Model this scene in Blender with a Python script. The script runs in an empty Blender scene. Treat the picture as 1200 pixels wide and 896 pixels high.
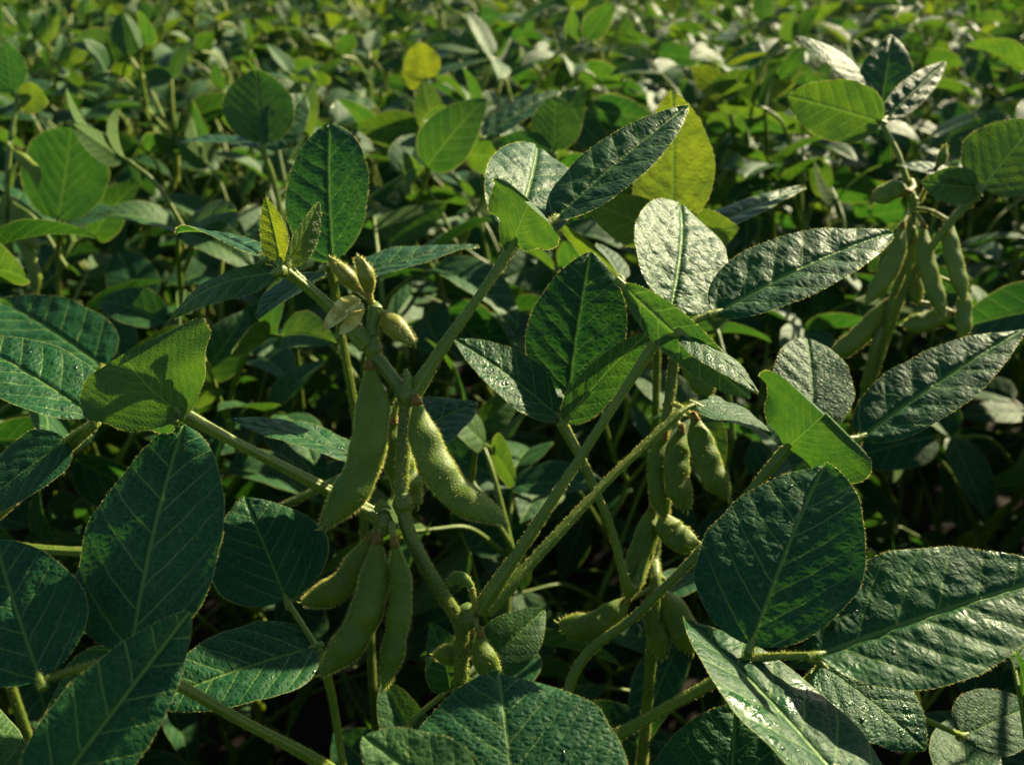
import bpy, math, random
import numpy as np
from mathutils import Vector, Matrix

R = math.radians
rng = np.random.default_rng(7)
random.seed(7)
scene = bpy.context.scene
col = scene.collection

# ------------------------------------------------------------------ camera
CAM = Vector((0, 0, 0.95))
PITCH = R(27)
FPX = 1150.0
camd = bpy.data.cameras.new('camera')
cam = bpy.data.objects.new('camera', camd)
col.objects.link(cam)
cam.location = CAM
cam.rotation_euler = (R(90) - PITCH, 0, 0)
camd.sensor_width = 36
camd.lens = 36 * FPX / 1200
camd.clip_start = 0.01
camd.clip_end = 2000
camd.dof.use_dof = True
camd.dof.focus_distance = 0.365
camd.dof.aperture_fstop = 12.0
camd.dof.aperture_blades = 7
scene.camera = cam
CR = np.array((1, 0, 0.0))
CU = np.array((0, math.sin(PITCH), math.cos(PITCH)))
CF = np.array((0, math.cos(PITCH), -math.sin(PITCH)))
C0 = np.array(CAM)


def P(x, y, d):
    return C0 + CR * ((x - 600) / FPX * d) - CU * ((y - 448) / FPX * d) + CF * d


def H(h):
    """a direction given as (right, up, towards the viewer)"""
    v = CR * h[0] + CU * h[1] - CF * h[2]
    return v / np.linalg.norm(v)


# ------------------------------------------------------------------ light
AZ, EL = R(44), R(29)
sdir = Vector((math.sin(AZ) * math.cos(EL), math.cos(AZ) * math.cos(EL), math.sin(EL)))
sl = bpy.data.lights.new('sun', 'SUN')
sl.energy = 5.0
sl.angle = R(0.5)
sl.color = (1.0, 0.86, 0.58)
so = bpy.data.objects.new('sun', sl)
so.rotation_euler = sdir.to_track_quat('Z', 'Y').to_euler()
so.location = (3, 4, 4)
col.objects.link(so)
w = bpy.data.worlds.new('World')
scene.world = w
w.use_nodes = True
nt = w.node_tree
sky = nt.nodes.new('ShaderNodeTexSky')
sky.sky_type = 'NISHITA'
sky.sun_disc = False
sky.sun_elevation = EL
sky.sun_rotation = AZ
nt.links.new(sky.outputs[0], nt.nodes['Background'].inputs[0])
nt.nodes['Background'].inputs[1].default_value = 0.05
scene.view_settings.view_transform = 'Standard'
scene.view_settings.look = 'None'
scene.view_settings.exposure = 1.72
scene.view_settings.gamma = 1
scene.cycles.use_denoising = True
scene.cycles.max_bounces = 7
scene.cycles.diffuse_bounces = 3
scene.cycles.glossy_bounces = 3
scene.cycles.transmission_bounces = 5
scene.cycles.transparent_max_bounces = 12
scene.cycles.caustics_reflective = False
scene.cycles.caustics_refractive = False
scene.cycles.sample_clamp_indirect = 4


# ------------------------------------------------------------------ materials
class NT:
    def __init__(s, name):
        s.m = bpy.data.materials.new(name)
        s.m.use_nodes = True
        s.t = s.m.node_tree
        s.t.nodes.clear()
        s.out = s.t.nodes.new('ShaderNodeOutputMaterial')

    def n(s, typ, **kw):
        x = s.t.nodes.new('ShaderNode' + typ)
        for k, v in kw.items():
            setattr(x, k, v)
        return x

    def set(s, node, key, v):
        if v is None:
            return
        if hasattr(v, 'is_output') or isinstance(v, bpy.types.NodeSocket):
            s.t.links.new(v, node.inputs[key])
        else:
            node.inputs[key].default_value = v

    def math(s, op, a, b=None, c=None, clamp=False):
        x = s.n('Math', operation=op, use_clamp=clamp)
        s.set(x, 0, a)
        s.set(x, 1, b)
        s.set(x, 2, c)
        return x.outputs[0]

    def mix(s, f, a, b):
        x = s.n('Mix', data_type='RGBA')
        s.set(x, 0, f)
        s.set(x, 6, a)
        s.set(x, 7, b)
        return x.outputs[2]

    def rng(s, v, a, b, c=0.0, d=1.0, smooth=True):
        x = s.n('MapRange')
        if smooth:
            x.interpolation_type = 'SMOOTHSTEP'
        s.set(x, 0, v)
        for i, q in enumerate((a, b, c, d)):
            s.set(x, 1 + i, q)
        return x.outputs[0]

    def noise(s, vec, scale, detail=2.0, rough=0.5):
        x = s.n('TexNoise')
        s.set(x, 'Vector', vec)
        s.set(x, 'Scale', scale)
        s.set(x, 'Detail', detail)
        s.set(x, 'Roughness', rough)
        return x.outputs[0]


VN, VA, VB = 6.5, 0.85, 0.55      # lateral veins: how many, how steep, how curved


def leaf_material():
    g = NT('soybean_leaf')
    uv = g.n('UVMap')
    sp = g.n('SeparateXYZ')
    g.set(sp, 0, uv.outputs[0])
    x = g.math('SUBTRACT', sp.outputs[0], 0.5)
    y = sp.outputs[1]
    u = g.math('ABSOLUTE', x)
    side = g.math('MULTIPLY', g.math('GREATER_THAN', x, 0.0), 0.45)
    u2 = g.math('MULTIPLY', g.math('MULTIPLY', u, u), VB)
    wob = g.math('MULTIPLY', g.math('SUBTRACT', g.noise(uv.outputs[0], 5.0), 0.5), 0.05)
    q = g.math('SUBTRACT', g.math('SUBTRACT', y, g.math('MULTIPLY', u, VA)), u2)
    p = g.math('ADD', g.math('MULTIPLY', g.math('ADD', q, wob), VN), side)
    dl = g.math('PINGPONG', p, 0.5)
    lat = g.rng(dl, 0.014, 0.055, 1.0, 0.0)
    lat = g.math('MULTIPLY', lat, g.rng(q, -0.16, -0.10, 0, 1))
    lat = g.math('MULTIPLY', lat, g.rng(u, 0.12, 0.36, 1.0, 0.3))
    mid = g.rng(u, 0.005, 0.013, 1.0, 0.0)
    # net of fine veins between the laterals
    cv = g.n('CombineXYZ')
    g.set(cv, 0, g.math('MULTIPLY', y, 30.0))
    g.set(cv, 1, g.math('MULTIPLY', x, 22.0))
    obi = g.n('ObjectInfo')
    g.set(cv, 2, g.math('MULTIPLY', obi.outputs['Random'], 40.0))
    vo = g.n('TexVoronoi', feature='DISTANCE_TO_EDGE')
    g.set(vo, 'Vector', cv.outputs[0])
    g.set(vo, 'Scale', 1.0)
    net = g.rng(vo.outputs['Distance'], 0.0, 0.10, 1.0, 0.0)
    vo2 = g.n('TexVoronoi', feature='DISTANCE_TO_EDGE')
    g.set(vo2, 'Vector', uv.outputs[0])
    g.set(vo2, 'Scale', 62.0)
    net2 = g.rng(vo2.outputs['Distance'], 0.0, 0.12, 1.0, 0.0)
    vein = g.math('MAXIMUM', mid, g.math('MULTIPLY', lat, 0.85))
    veinf = g.math('MAXIMUM', vein, g.math('MULTIPLY', net, 0.22))
    # colour
    tint = g.n('Attribute', attribute_name='tint')
    tv = tint.outputs['Fac']
    wet = g.n('Attribute', attribute_name='wet')
    ov = g.n('CombineXYZ')
    g.set(ov, 0, g.math('ADD', sp.outputs[0], g.math('MULTIPLY', obi.outputs['Random'], 17.0)))
    g.set(ov, 1, g.math('ADD', sp.outputs[1], g.math('MULTIPLY', tv, 9.0)))
    n1 = g.noise(ov.outputs[0], 3.5, 3.0)
    n2 = g.noise(ov.outputs[0], 38.0, 2.0)
    c = g.mix(g.rng(n1, 0.35, 0.7), (0.006, 0.052, 0.018, 1), (0.011, 0.074, 0.018, 1))
    c = g.mix(g.rng(obi.outputs['Random'], 0.0, 1.0, 0.0, 0.45), c, (0.005, 0.052, 0.023, 1))
    c = g.mix(g.math('MULTIPLY', tv, g.rng(n1, 0.2, 0.8, 0.6, 1.0)), c, (0.15, 0.19, 0.012, 1))
    c = g.mix(g.math('MULTIPLY', veinf, 0.85), c, (0.13, 0.23, 0.05, 1))
    spot = g.rng(g.noise(ov.outputs[0], 24.0, 1.0), 0.735, 0.79, 0.0, 0.65)
    c = g.mix(spot, c, (0.22, 0.22, 0.03, 1))
    sp2 = g.rng(g.noise(ov.outputs[0], 11.0, 3.0, 0.7), 0.715, 0.75, 0.0, 0.8)
    c = g.mix(sp2, c, (0.11, 0.075, 0.022, 1))
    wetf = g.math('MINIMUM', wet.outputs['Fac'], 1.0)
    rim = g.rng(wet.outputs['Fac'], 1.35, 1.9, 0.0, 0.8)
    c = g.mix(rim, c, (0.24, 0.30, 0.09, 1))
    under = g.mix(g.math('MULTIPLY', veinf, 0.75), (0.050, 0.105, 0.030, 1), (0.21, 0.29, 0.075, 1))
    under = g.mix(g.math('MULTIPLY', tv, 0.8), under, (0.17, 0.20, 0.03, 1))
    geo = g.n('NewGeometry')
    back = geo.outputs['Backfacing']
    cc = g.mix(back, c, under)
    # light through the blade
    tr = g.mix(g.rng(n1, 0.3, 0.7), (0.017, 0.086, 0.007, 1), (0.034, 0.118, 0.007, 1))
    tr = g.mix(g.math('MULTIPLY', tv, g.rng(n1, 0.3, 0.68, 0.45, 1.0)), tr, (0.42, 0.48, 0.010, 1))
    tr = g.mix(g.math('MULTIPLY', veinf, 0.55), tr, (0.15, 0.27, 0.03, 1))
    tr = g.mix(rim, tr, (0.40, 0.42, 0.08, 1))
    # relief
    quilt = g.math('POWER', g.math('MULTIPLY', dl, 2.0), 0.6)
    cell = g.rng(vo.outputs['Distance'], 0.0, 0.42, 0.0, 1.0)
    cell2 = g.rng(vo2.outputs['Distance'], 0.0, 0.4, 0.0, 1.0)
    hgt = g.math('ADD', g.math('MULTIPLY', cell, 0.62), g.math('MULTIPLY', cell2, 0.20))
    hgt = g.math('ADD', hgt, g.math('MULTIPLY', quilt, 0.55))
    hgt = g.math('ADD', hgt, g.math('MULTIPLY', n2, 0.12))
    hgt = g.math('SUBTRACT', hgt, g.math('MULTIPLY', mid, 0.7))
    bp = g.n('Bump')
    g.set(bp, 'Strength', 0.55)
    g.set(bp, 'Distance', 0.0006)
    g.set(bp, 'Height', hgt)
    wn = g.math('MULTIPLY', g.rng(g.noise(ov.outputs[0], 7.0, 2.0), 0.55, 0.62), wetf)
    ro = g.rng(n2, 0.2, 0.8, 0.47, 0.60)
    ro = g.math('SUBTRACT', ro, g.math('MULTIPLY', wn, 0.28))
    ro = g.math('ADD', ro, g.math('MULTIPLY', back, 0.22))
    pb = g.n('BsdfPrincipled')
    g.set(pb, 'Base Color', cc)
    g.set(pb, 'Roughness', ro)
    g.set(pb, 'Specular IOR Level', g.math('SUBTRACT', 0.22, g.math('MULTIPLY', back, 0.12)))
    g.set(pb, 'Specular Tint', (0.80, 1.0, 0.74, 1))
    g.set(pb, 'Normal', bp.outputs[0])
    tl = g.n('BsdfTranslucent')
    g.set(tl, 0, tr)
    g.set(tl, 'Normal', bp.outputs[0])
    mx = g.n('MixShader')
    g.set(mx, 0, 0.35)
    g.set(mx, 1, pb.outputs[0])
    g.set(mx, 2, tl.outputs[0])
    g.set(g.out, 0, mx.outputs[0])
    return g.m


def stem_material(name, ca, cb, rough=0.5):
    g = NT(name)
    tc = g.n('TexCoord')
    n1 = g.noise(tc.outputs['Object'], 60.0, 3.0)
    n2 = g.noise(tc.outputs['Object'], 900.0, 2.0)
    c = g.mix(g.rng(n1, 0.3, 0.7), ca, cb)
    c = g.mix(g.rng(n2, 0.62, 0.72, 0, 0.4), c, (0.16, 0.13, 0.03, 1))
    bp = g.n('Bump')
    g.set(bp, 'Strength', 0.5)
    g.set(bp, 'Distance', 0.0004)
    g.set(bp, 'Height', n2)
    pb = g.n('BsdfPrincipled')
    g.set(pb, 'Base Color', c)
    g.set(pb, 'Roughness', rough)
    g.set(pb, 'Specular IOR Level', 0.4)
    g.set(pb, 'Normal', bp.outputs[0])
    g.set(pb, 'Subsurface Weight', 0.25)
    g.set(pb, 'Subsurface Radius', (0.002, 0.002, 0.0008))
    g.set(pb, 'Subsurface Scale', 1.0)
    g.set(g.out, 0, pb.outputs[0])
    return g.m


def pod_material():
    g = NT('green_pod')
    tc = g.n('TexCoord')
    n1 = g.noise(tc.outputs['Object'], 70.0, 3.0)
    n2 = g.noise(tc.outputs['Object'], 1400.0, 2.0)
    c = g.mix(g.rng(n1, 0.3, 0.7), (0.062, 0.116, 0.003, 1), (0.100, 0.148, 0.004, 1))
    c = g.mix(g.rng(g.noise(tc.outputs['Object'], 420.0, 2.0), 0.70, 0.78, 0, 0.6), c, (0.13, 0.08, 0.02, 1))
    # the suture along the narrow edges
    ua = g.n('UVMap')
    sx = g.n('SeparateXYZ')
    g.set(sx, 0, ua.outputs[0])
    ed = g.rng(g.math('PINGPONG', sx.outputs[0], 0.5), 0.0, 0.035, 0.7, 0.0)
    c = g.mix(ed, c, (0.20, 0.20, 0.04, 1))
    bp = g.n('Bump')
    g.set(bp, 'Strength', 0.6)
    g.set(bp, 'Distance', 0.0004)
    g.set(bp, 'Height', g.math('ADD', n2, g.noise(tc.outputs['Object'], 260.0, 2.0)))
    pb = g.n('BsdfPrincipled')
    g.set(pb, 'Base Color', c)
    g.set(pb, 'Roughness', 0.55)
    g.set(pb, 'Specular IOR Level', 0.3)
    g.set(pb, 'Normal', bp.outputs[0])
    g.set(pb, 'Subsurface Weight', 0.45)
    g.set(pb, 'Subsurface Radius', (0.004, 0.0045, 0.0008))
    g.set(pb, 'Subsurface Scale', 1.0)
    g.set(pb, 'Sheen Weight', 0.0)
    g.set(pb, 'Sheen Tint', (0.8, 0.8, 0.4, 1))
    g.set(g.out, 0, pb.outputs[0])
    return g.m


def hair_material():
    g = NT('plant_hair')
    d = g.n('BsdfDiffuse')
    g.set(d, 0, (0.55, 0.56, 0.17, 1))
    t = g.n('BsdfTranslucent')
    g.set(t, 0, (0.92, 0.86, 0.28, 1))
    m = g.n('MixShader')
    g.set(m, 0, 0.6)
    g.set(m, 1, d.outputs[0])
    g.set(m, 2, t.outputs[0])
    g.set(g.out, 0, m.outputs[0])
    return g.m


def simple_material(name, ca, cb, scale, rough=0.7, trans=0.0):
    g = NT(name)
    tc = g.n('TexCoord')
    n1 = g.noise(tc.outputs['Object'], scale, 5.0, 0.6)
    c = g.mix(g.rng(n1, 0.35, 0.65), ca, cb)
    bp = g.n('Bump')
    g.set(bp, 'Strength', 0.8)
    g.set(bp, 'Distance', 0.3 / scale)
    g.set(bp, 'Height', n1)
    pb = g.n('BsdfPrincipled')
    g.set(pb, 'Base Color', c)
    g.set(pb, 'Roughness', rough)
    g.set(pb, 'Specular IOR Level', 0.2)
    g.set(pb, 'Normal', bp.outputs[0])
    if trans:
        t = g.n('BsdfTranslucent')
        g.set(t, 0, c)
        m = g.n('MixShader')
        g.set(m, 0, trans)
        g.set(m, 1, pb.outputs[0])
        g.set(m, 2, t.outputs[0])
        g.set(g.out, 0, m.outputs[0])
    else:
        g.set(g.out, 0, pb.outputs[0])
    return g.m


def water_material():
    g = NT('dew_water')
    gl = g.n('BsdfGlossy')
    g.set(gl, 'Roughness', 0.18)
    tp = g.n('BsdfTransparent')
    g.set(tp, 0, (0.93, 0.95, 0.93, 1))
    fr_ = g.n('Fresnel')
    g.set(fr_, 'IOR', 1.36)
    m = g.n('MixShader')
    g.set(m, 0, fr_.outputs[0])
    g.set(m, 1, tp.outputs[0])
    g.set(m, 2, gl.outputs[0])
    g.set(g.out, 0, m.outputs[0])
    return g.m


M_LEAF = leaf_material()
M_STEM = stem_material('green_stem', (0.060, 0.115, 0.010, 1), (0.095, 0.140, 0.012, 1))
M_PET = stem_material('green_petiole', (0.080, 0.142, 0.007, 1), (0.120, 0.170, 0.008, 1))
M_POD = pod_material()
M_HAIR = hair_material()
M_CALYX = simple_material('withered_calyx', (0.13, 0.085, 0.015, 1), (0.20, 0.14, 0.025, 1), 500, 0.7)
M_POD_SUN = stem_material('sunlit_tone_pod', (0.085, 0.145, 0.003, 1), (0.13, 0.178, 0.004, 1))  # yellower pod colour imitates golden sunlight coming through the farther pods
M_PALE = stem_material('sunlit_tone_stalk', (0.13, 0.19, 0.018, 1), (0.20, 0.25, 0.025, 1))  # paler stalk colour: sunlight on the field stems is painted in
M_BUD = stem_material('young_pod', (0.12, 0.145, 0.005, 1), (0.17, 0.17, 0.008, 1))
M_DRY = simple_material('withered_petal', (0.40, 0.36, 0.06, 1), (0.70, 0.68, 0.26, 1), 260, 0.7, 0.35)
M_SOIL = simple_material('dark_soil', (0.010, 0.008, 0.006, 1), (0.026, 0.020, 0.014, 1), 14, 0.95)
M_WATER = water_material()


# ------------------------------------------------------------------ mesh data
class MD:
    """vertices, faces, uv, tint, wet and one material number per face"""

    def __init__(s):
        s.v, s.q, s.t, s.uv, s.ti, s.we, s.qm, s.tm = [], [], [], [], [], [], [], []
        s.n = 0

    def add(s, v, quads=None, tris=None, uv=None, tint=0.0, wet=0.0, mat=0):
        v = np.asarray(v, float).reshape(-1, 3)
        k = len(v)
        if quads is not None and len(quads):
            s.q.append(np.asarray(quads, int) + s.n)
            s.qm.append(np.full(len(quads), mat, int))
        if tris is not None and len(tris):
            s.t.append(np.asarray(tris, int) + s.n)
            s.tm.append(np.full(len(tris), mat, int))
        s.v.append(v)
        s.uv.append(np.zeros((k, 2)) if uv is None else np.asarray(uv, float).reshape(-1, 2))
        s.ti.append(np.broadcast_to(np.asarray(tint, float), (k,)))
        s.we.append(np.broadcast_to(np.asarray(wet, float), (k,)))
        s.n += k
        return s

    def put(s, o, M=None, matmap=None):
        """append another MD, moved by the 4x4 matrix M"""
        v = np.vstack(o.v)
        if M is not None:
            M = np.array(M)
            v = v @ M[:3, :3].T + M[:3, 3]
        mm = (lambda a: a) if matmap is None else (lambda a: np.asarray(matmap)[a])
        for a, b in zip(o.q, o.qm):
            s.q.append(a + s.n)
            s.qm.append(mm(b))
        for a, b in zip(o.t, o.tm):
            s.t.append(a + s.n)
            s.tm.append(mm(b))
        s.v.append(v)
        s.uv += o.uv
        s.ti += o.ti
        s.we += o.we
        s.n += len(v)
        return s

    def mesh(s, name, mats):
        me = bpy.data.meshes.new(name)
        v = np.vstack(s.v)
        q = np.vstack(s.q) if s.q else np.zeros((0, 4), int)
        t = np.vstack(s.t) if s.t else np.zeros((0, 3), int)
        loops = np.concatenate([q.ravel(), t.ravel()])
        starts = np.concatenate([np.arange(len(q)) * 4, len(q) * 4 + np.arange(len(t)) * 3])
        tot = np.concatenate([np.full(len(q), 4), np.full(len(t), 3)])
        me.vertices.add(len(v))
        me.vertices.foreach_set('co', v.ravel().astype(np.float32))
        me.loops.add(len(loops))
        me.loops.foreach_set('vertex_index', loops.astype(np.int32))
        me.polygons.add(len(starts))
        me.polygons.foreach_set('loop_start', starts.astype(np.int32))
        me.polygons.foreach_set('loop_total', tot.astype(np.int32))
        mi = np.concatenate((s.qm or [np.zeros(0, int)]) + (s.tm or [np.zeros(0, int)]))
        me.polygons.foreach_set('material_index', mi.astype(np.int32))
        me.polygons.foreach_set('use_smooth', np.ones(len(starts), bool))
        uvl = me.uv_layers.new(name='UVMap')
        uv = np.vstack(s.uv)[loops]
        uvl.data.foreach_set('uv', uv.ravel().astype(np.float32))
        for nm, src in (('tint', s.ti), ('wet', s.we)):
            a = me.attributes.new(nm, 'FLOAT', 'POINT')
            a.data.foreach_set('value', np.concatenate(src).astype(np.float32))
        for m in mats:
            me.materials.append(m)
        me.update(calc_edges=True)
        return me


LAT = rng.random((64, 64))


def vnoise(x, y):
    xi, yi = np.floor(x).astype(int), np.floor(y).astype(int)
    fx, fy = x - xi, y - yi
    fx, fy = fx * fx * (3 - 2 * fx), fy * fy * (3 - 2 * fy)
    g = lambda a, b: LAT[a % 64, b % 64]
    return ((g(xi, yi) * (1 - fx) + g(xi + 1, yi) * fx) * (1 - fy)
            + (g(xi, yi + 1) * (1 - fx) + g(xi + 1, yi + 1) * fx) * fy)


def unit(v):
    v = np.asarray(v, float)
    return v / (np.linalg.norm(v, axis=-1, keepdims=True) + 1e-12)


def hairs(md, pos, dirs, length, width, mat):
    """one thin pointed blade per hair"""
    k = len(pos)
    if not k:
        return
    sd = unit(np.cross(dirs, unit(rng.normal(size=(k, 3)))))
    ln = length * rng.uniform(0.5, 1.25, (k, 1))
    v = np.empty((k, 3, 3))
    v[:, 0] = pos - sd * width
    v[:, 1] = pos + sd * width
    v[:, 2] = pos + dirs * ln
    md.add(v, tris=np.arange(3 * k).reshape(-1, 3), mat=mat)


def leaf_md(L, W, nt_=48, ns=33, fold=8, curl=20, cup=0.0, quilt=1.0, seed=0, asym=0.0, wave=1.0,
            tint=0.0, wet=0.0, hair=True, blunt=0.0, twist=0.0, ends=None):
    """a leaflet: base at the origin, tip at (0, L, 0), upper face +z"""
    k = np.linspace(0, 1, nt_)
    t = 0.55 * k + 0.45 * (1 - np.cos(np.pi * k)) / 2
    s = np.linspace(-1, 1, ns)
    s = np.sign(s) * np.abs(s) ** 0.9
    eb, et = ends or (0.50, 0.86 - 0.28 * blunt)
    f = t ** eb * (1 - t) ** et
    tm = eb / (eb + et)
    f = f / (tm ** eb * (1 - tm) ** et)
    T, S = np.meshgrid(t, s, indexing='ij')
    F = np.repeat(f[:, None], ns, 1)
    sd = seed * 3.17
    rag = 1 + 0.035 * (vnoise(T * 9 + sd, np.sign(S) * 3 + sd) - 0.5) * 2
    X = S * F * W / 2 * rag * (1 + asym * np.sign(S))
    Y = T * L
    u = np.abs(X) / L
    uv = np.stack([X / L + 0.5, T], -1)
    pv = VN * (T - VA * u - VB * u * u) + 0.45 * (X > 0)
    dl = np.abs((pv + 0.5) % 1.0 - 0.5) * 2
    edge = 1 - np.abs(S) ** 6
    Z = quilt * L * 0.0068 * np.sqrt(dl + 0.02) * np.minimum(u / 0.03, 1) * edge
    Z += quilt * L * 0.0085 * (vnoise(T * 27 + sd, X / L * 21 + sd) - 0.5) * edge * np.minimum(u / 0.02, 1)
    Z += quilt * L * 0.005 * (vnoise(T * 13 + sd, X / L * 10 + sd) - 0.5) * edge * np.minimum(u / 0.02, 1)
    Z -= quilt * L * 0.007 * np.exp(-(u / 0.012) ** 2)
    Z += wave * W * 0.10 * (vnoise(T * 3.1 + sd, np.sign(S) * 2 + sd + 9) - 0.5) * S ** 2
    Z += wave * W * 0.035 * (vnoise(T * 8.1 + sd, np.sign(S) * 5 + sd + 3) - 0.5) * S ** 4
    Z += cup * X * X / W
    fa = R(fold) * (1 - 0.25 * T) if np.isscalar(fold) else np.where(X > 0, R(fold[1]), R(fold[0]))
    tw = R(twist) * (T - 0.4)
    aX = np.abs(X)
    Xf = np.sign(X) * (aX * np.cos(fa) - Z * np.sin(fa) * 0.6)
    Zf = aX * np.sin(fa) + Z * np.cos(fa)
    X, Z = Xf * np.cos(tw) - Zf * np.sin(tw), Xf * np.sin(tw) + Zf * np.cos(tw)
    # bend along the length
    ang = -R(curl) * (np.linspace(0, 1, 200) ** 1.3 - 0.45)
    dy, dz = np.cos(ang), np.sin(ang)
    cy = np.concatenate([[0], np.cumsum((dy[1:] + dy[:-1]) / 2)]) / 199 * L
    cz = np.concatenate([[0], np.cumsum((dz[1:] + dz[:-1]) / 2)]) / 199 * L
    tt = np.linspace(0, 1, 200)
    my, mz, ma = np.interp(T, tt, cy), np.interp(T, tt, cz), np.interp(T, tt, ang)
    Yb = my - Z * np.sin(ma)
    Zb = mz + Z * np.cos(ma)
    ca = math.atan2(cz[-1], cy[-1])
    sc = L / math.hypot(cy[-1], cz[-1])
    Y2 = (Yb * math.cos(ca) + Zb * math.sin(ca)) * sc
    Z2 = (-Yb * math.sin(ca) + Zb * math.cos(ca)) * sc
    V = np.stack([X * sc, Y2, Z2], -1)
    i, j = np.meshgrid(np.arange(nt_ - 1), np.arange(ns - 1), indexing='ij')
    a = (i * ns + j).ravel()
    quads = np.stack([a, a + 1, a + ns + 1, a + ns], -1)
    md = MD()
    rim = (np.abs(S) > .999).astype(float)
    md.add(V, quads, uv=uv, tint=tint, wet=(wet * (1 - rim) + 2 * rim).ravel(), mat=0)
    md.grid = V
    if hair:
        for e, sg in ((0, -1), (ns - 1, 1)):
            E = V[:, e]
            kk = int(L / 0.0003)
            q = np.sort(rng.uniform(0.02, 0.99, kk)) * (nt_ - 1)
            q0 = q.astype(int)
            fr = (q - q0)[:, None]
            pos = E[q0] * (1 - fr) + E[np.minimum(q0 + 1, nt_ - 1)] * fr
            out = unit(V[q0, e] - V[q0, e - sg * 3])
            d = unit(out + rng.normal(size=out.shape) * 0.55 + np.array([0, 0.35, 0]))
            hairs(md, pos, d, 0.0008, 0.000035, 1)
        # short hairs standing on the midrib and the main veins below
    return md


def smooth_path(pts, n):
    pts = np.asarray(pts, float)
    if len(pts) == 2:
        pts = np.vstack([pts[0], (pts[0] + pts[1]) / 2, pts[1]])
    e = np.vstack([2 * pts[0] - pts[1], pts, 2 * pts[-1] - pts[-2]])
    seg = np.linalg.norm(np.diff(pts, axis=0), axis=1)
    cum = np.concatenate([[0], np.cumsum(seg)])
    out = []
    for s_ in np.linspace(0, cum[-1], n):
        i = min(int(np.searchsorted(cum, s_, 'right')) - 1, len(seg) - 1)
        f = (s_ - cum[i]) / (seg[i] + 1e-12)
        p0, p1, p2, p3 = e[i], e[i + 1], e[i + 2], e[i + 3]
        out.append(0.5 * (2 * p1 + (p2 - p0) * f + (2 * p0 - 5 * p1 + 4 * p2 - p3) * f * f
                          + (3 * p1 - p0 - 3 * p2 + p3) * f ** 3))
    return np.array(out)


def frames(path, hint=None):
    tan = unit(np.gradient(path, axis=0))
    if hint is None:
        hint = np.array([0.3, -0.8, 0.52])
    n = np.empty_like(tan)
    prev = np.asarray(hint, float)
    for i, t in enumerate(tan):
        prev = prev - t * prev.dot(t)
        prev = prev / (np.linalg.norm(prev) + 1e-12)
        n[i] = prev
    return tan, n, np.cross(tan, n)


def tube_md(pts, radii, n=24, seg=10, ridge=0.0, hair=0.0, hl=0.0011, cap=True, mat=0, hmat=1):
    path = smooth_path(pts, n)
    rad = np.interp(np.linspace(0, 1, n), np.linspace(0, 1, len(radii)), radii)
    tan, a, b = frames(path)
    th = np.linspace(0, 2 * np.pi, seg, endpoint=False)
    rr = 1 + ridge * np.cos(th * 5 + 0.5)
    V = path[:, None] + rad[:, None, None] * (a[:, None] * (np.cos(th) * rr)[None, :, None]
                                              + b[:, None] * (np.sin(th) * rr)[None, :, None])
    i, j = np.meshgrid(np.arange(n - 1), np.arange(seg), indexing='ij')
    p = (i * seg + j).ravel()
    q = (i * seg + (j + 1) % seg).ravel()
    quads = np.stack([p, q, q + seg, p + seg], -1)
    md = MD()
    md.add(V, quads, mat=mat)
    if cap:
        for e, sg in ((0, -1), (n - 1, 1)):
            tip = path[e] + tan[e] * rad[e] * 0.7 * sg
            v = np.vstack([V[e], tip])
            k = np.arange(seg)
            tr = np.stack([k, (k + 1) % seg, np.full(seg, seg)], -1)
            md.add(v, tris=tr if sg > 0 else tr[:, ::-1], mat=mat)
    if hair:
        ln = np.linalg.norm(np.diff(path, axis=0), axis=1).sum()
        k = int(hair * 1.8 * ln * 1000)
        f = rng.uniform(0, n - 1.001, k)
        i0 = f.astype(int)
        fr = (f - i0)[:, None]
        thh = rng.uniform(0, 2 * np.pi, k)
        dirs = a[i0] * np.cos(thh)[:, None] + b[i0] * np.sin(thh)[:, None]
        pos = path[i0] * (1 - fr) + path[i0 + 1] * fr + dirs * (rad[i0][:, None] * 0.97)
        d = unit(dirs + tan[i0] * -0.25 + rng.normal(size=dirs.shape) * 0.30)
        hairs(md, pos, d, hl, 0.00004, hmat)
    return md


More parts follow.
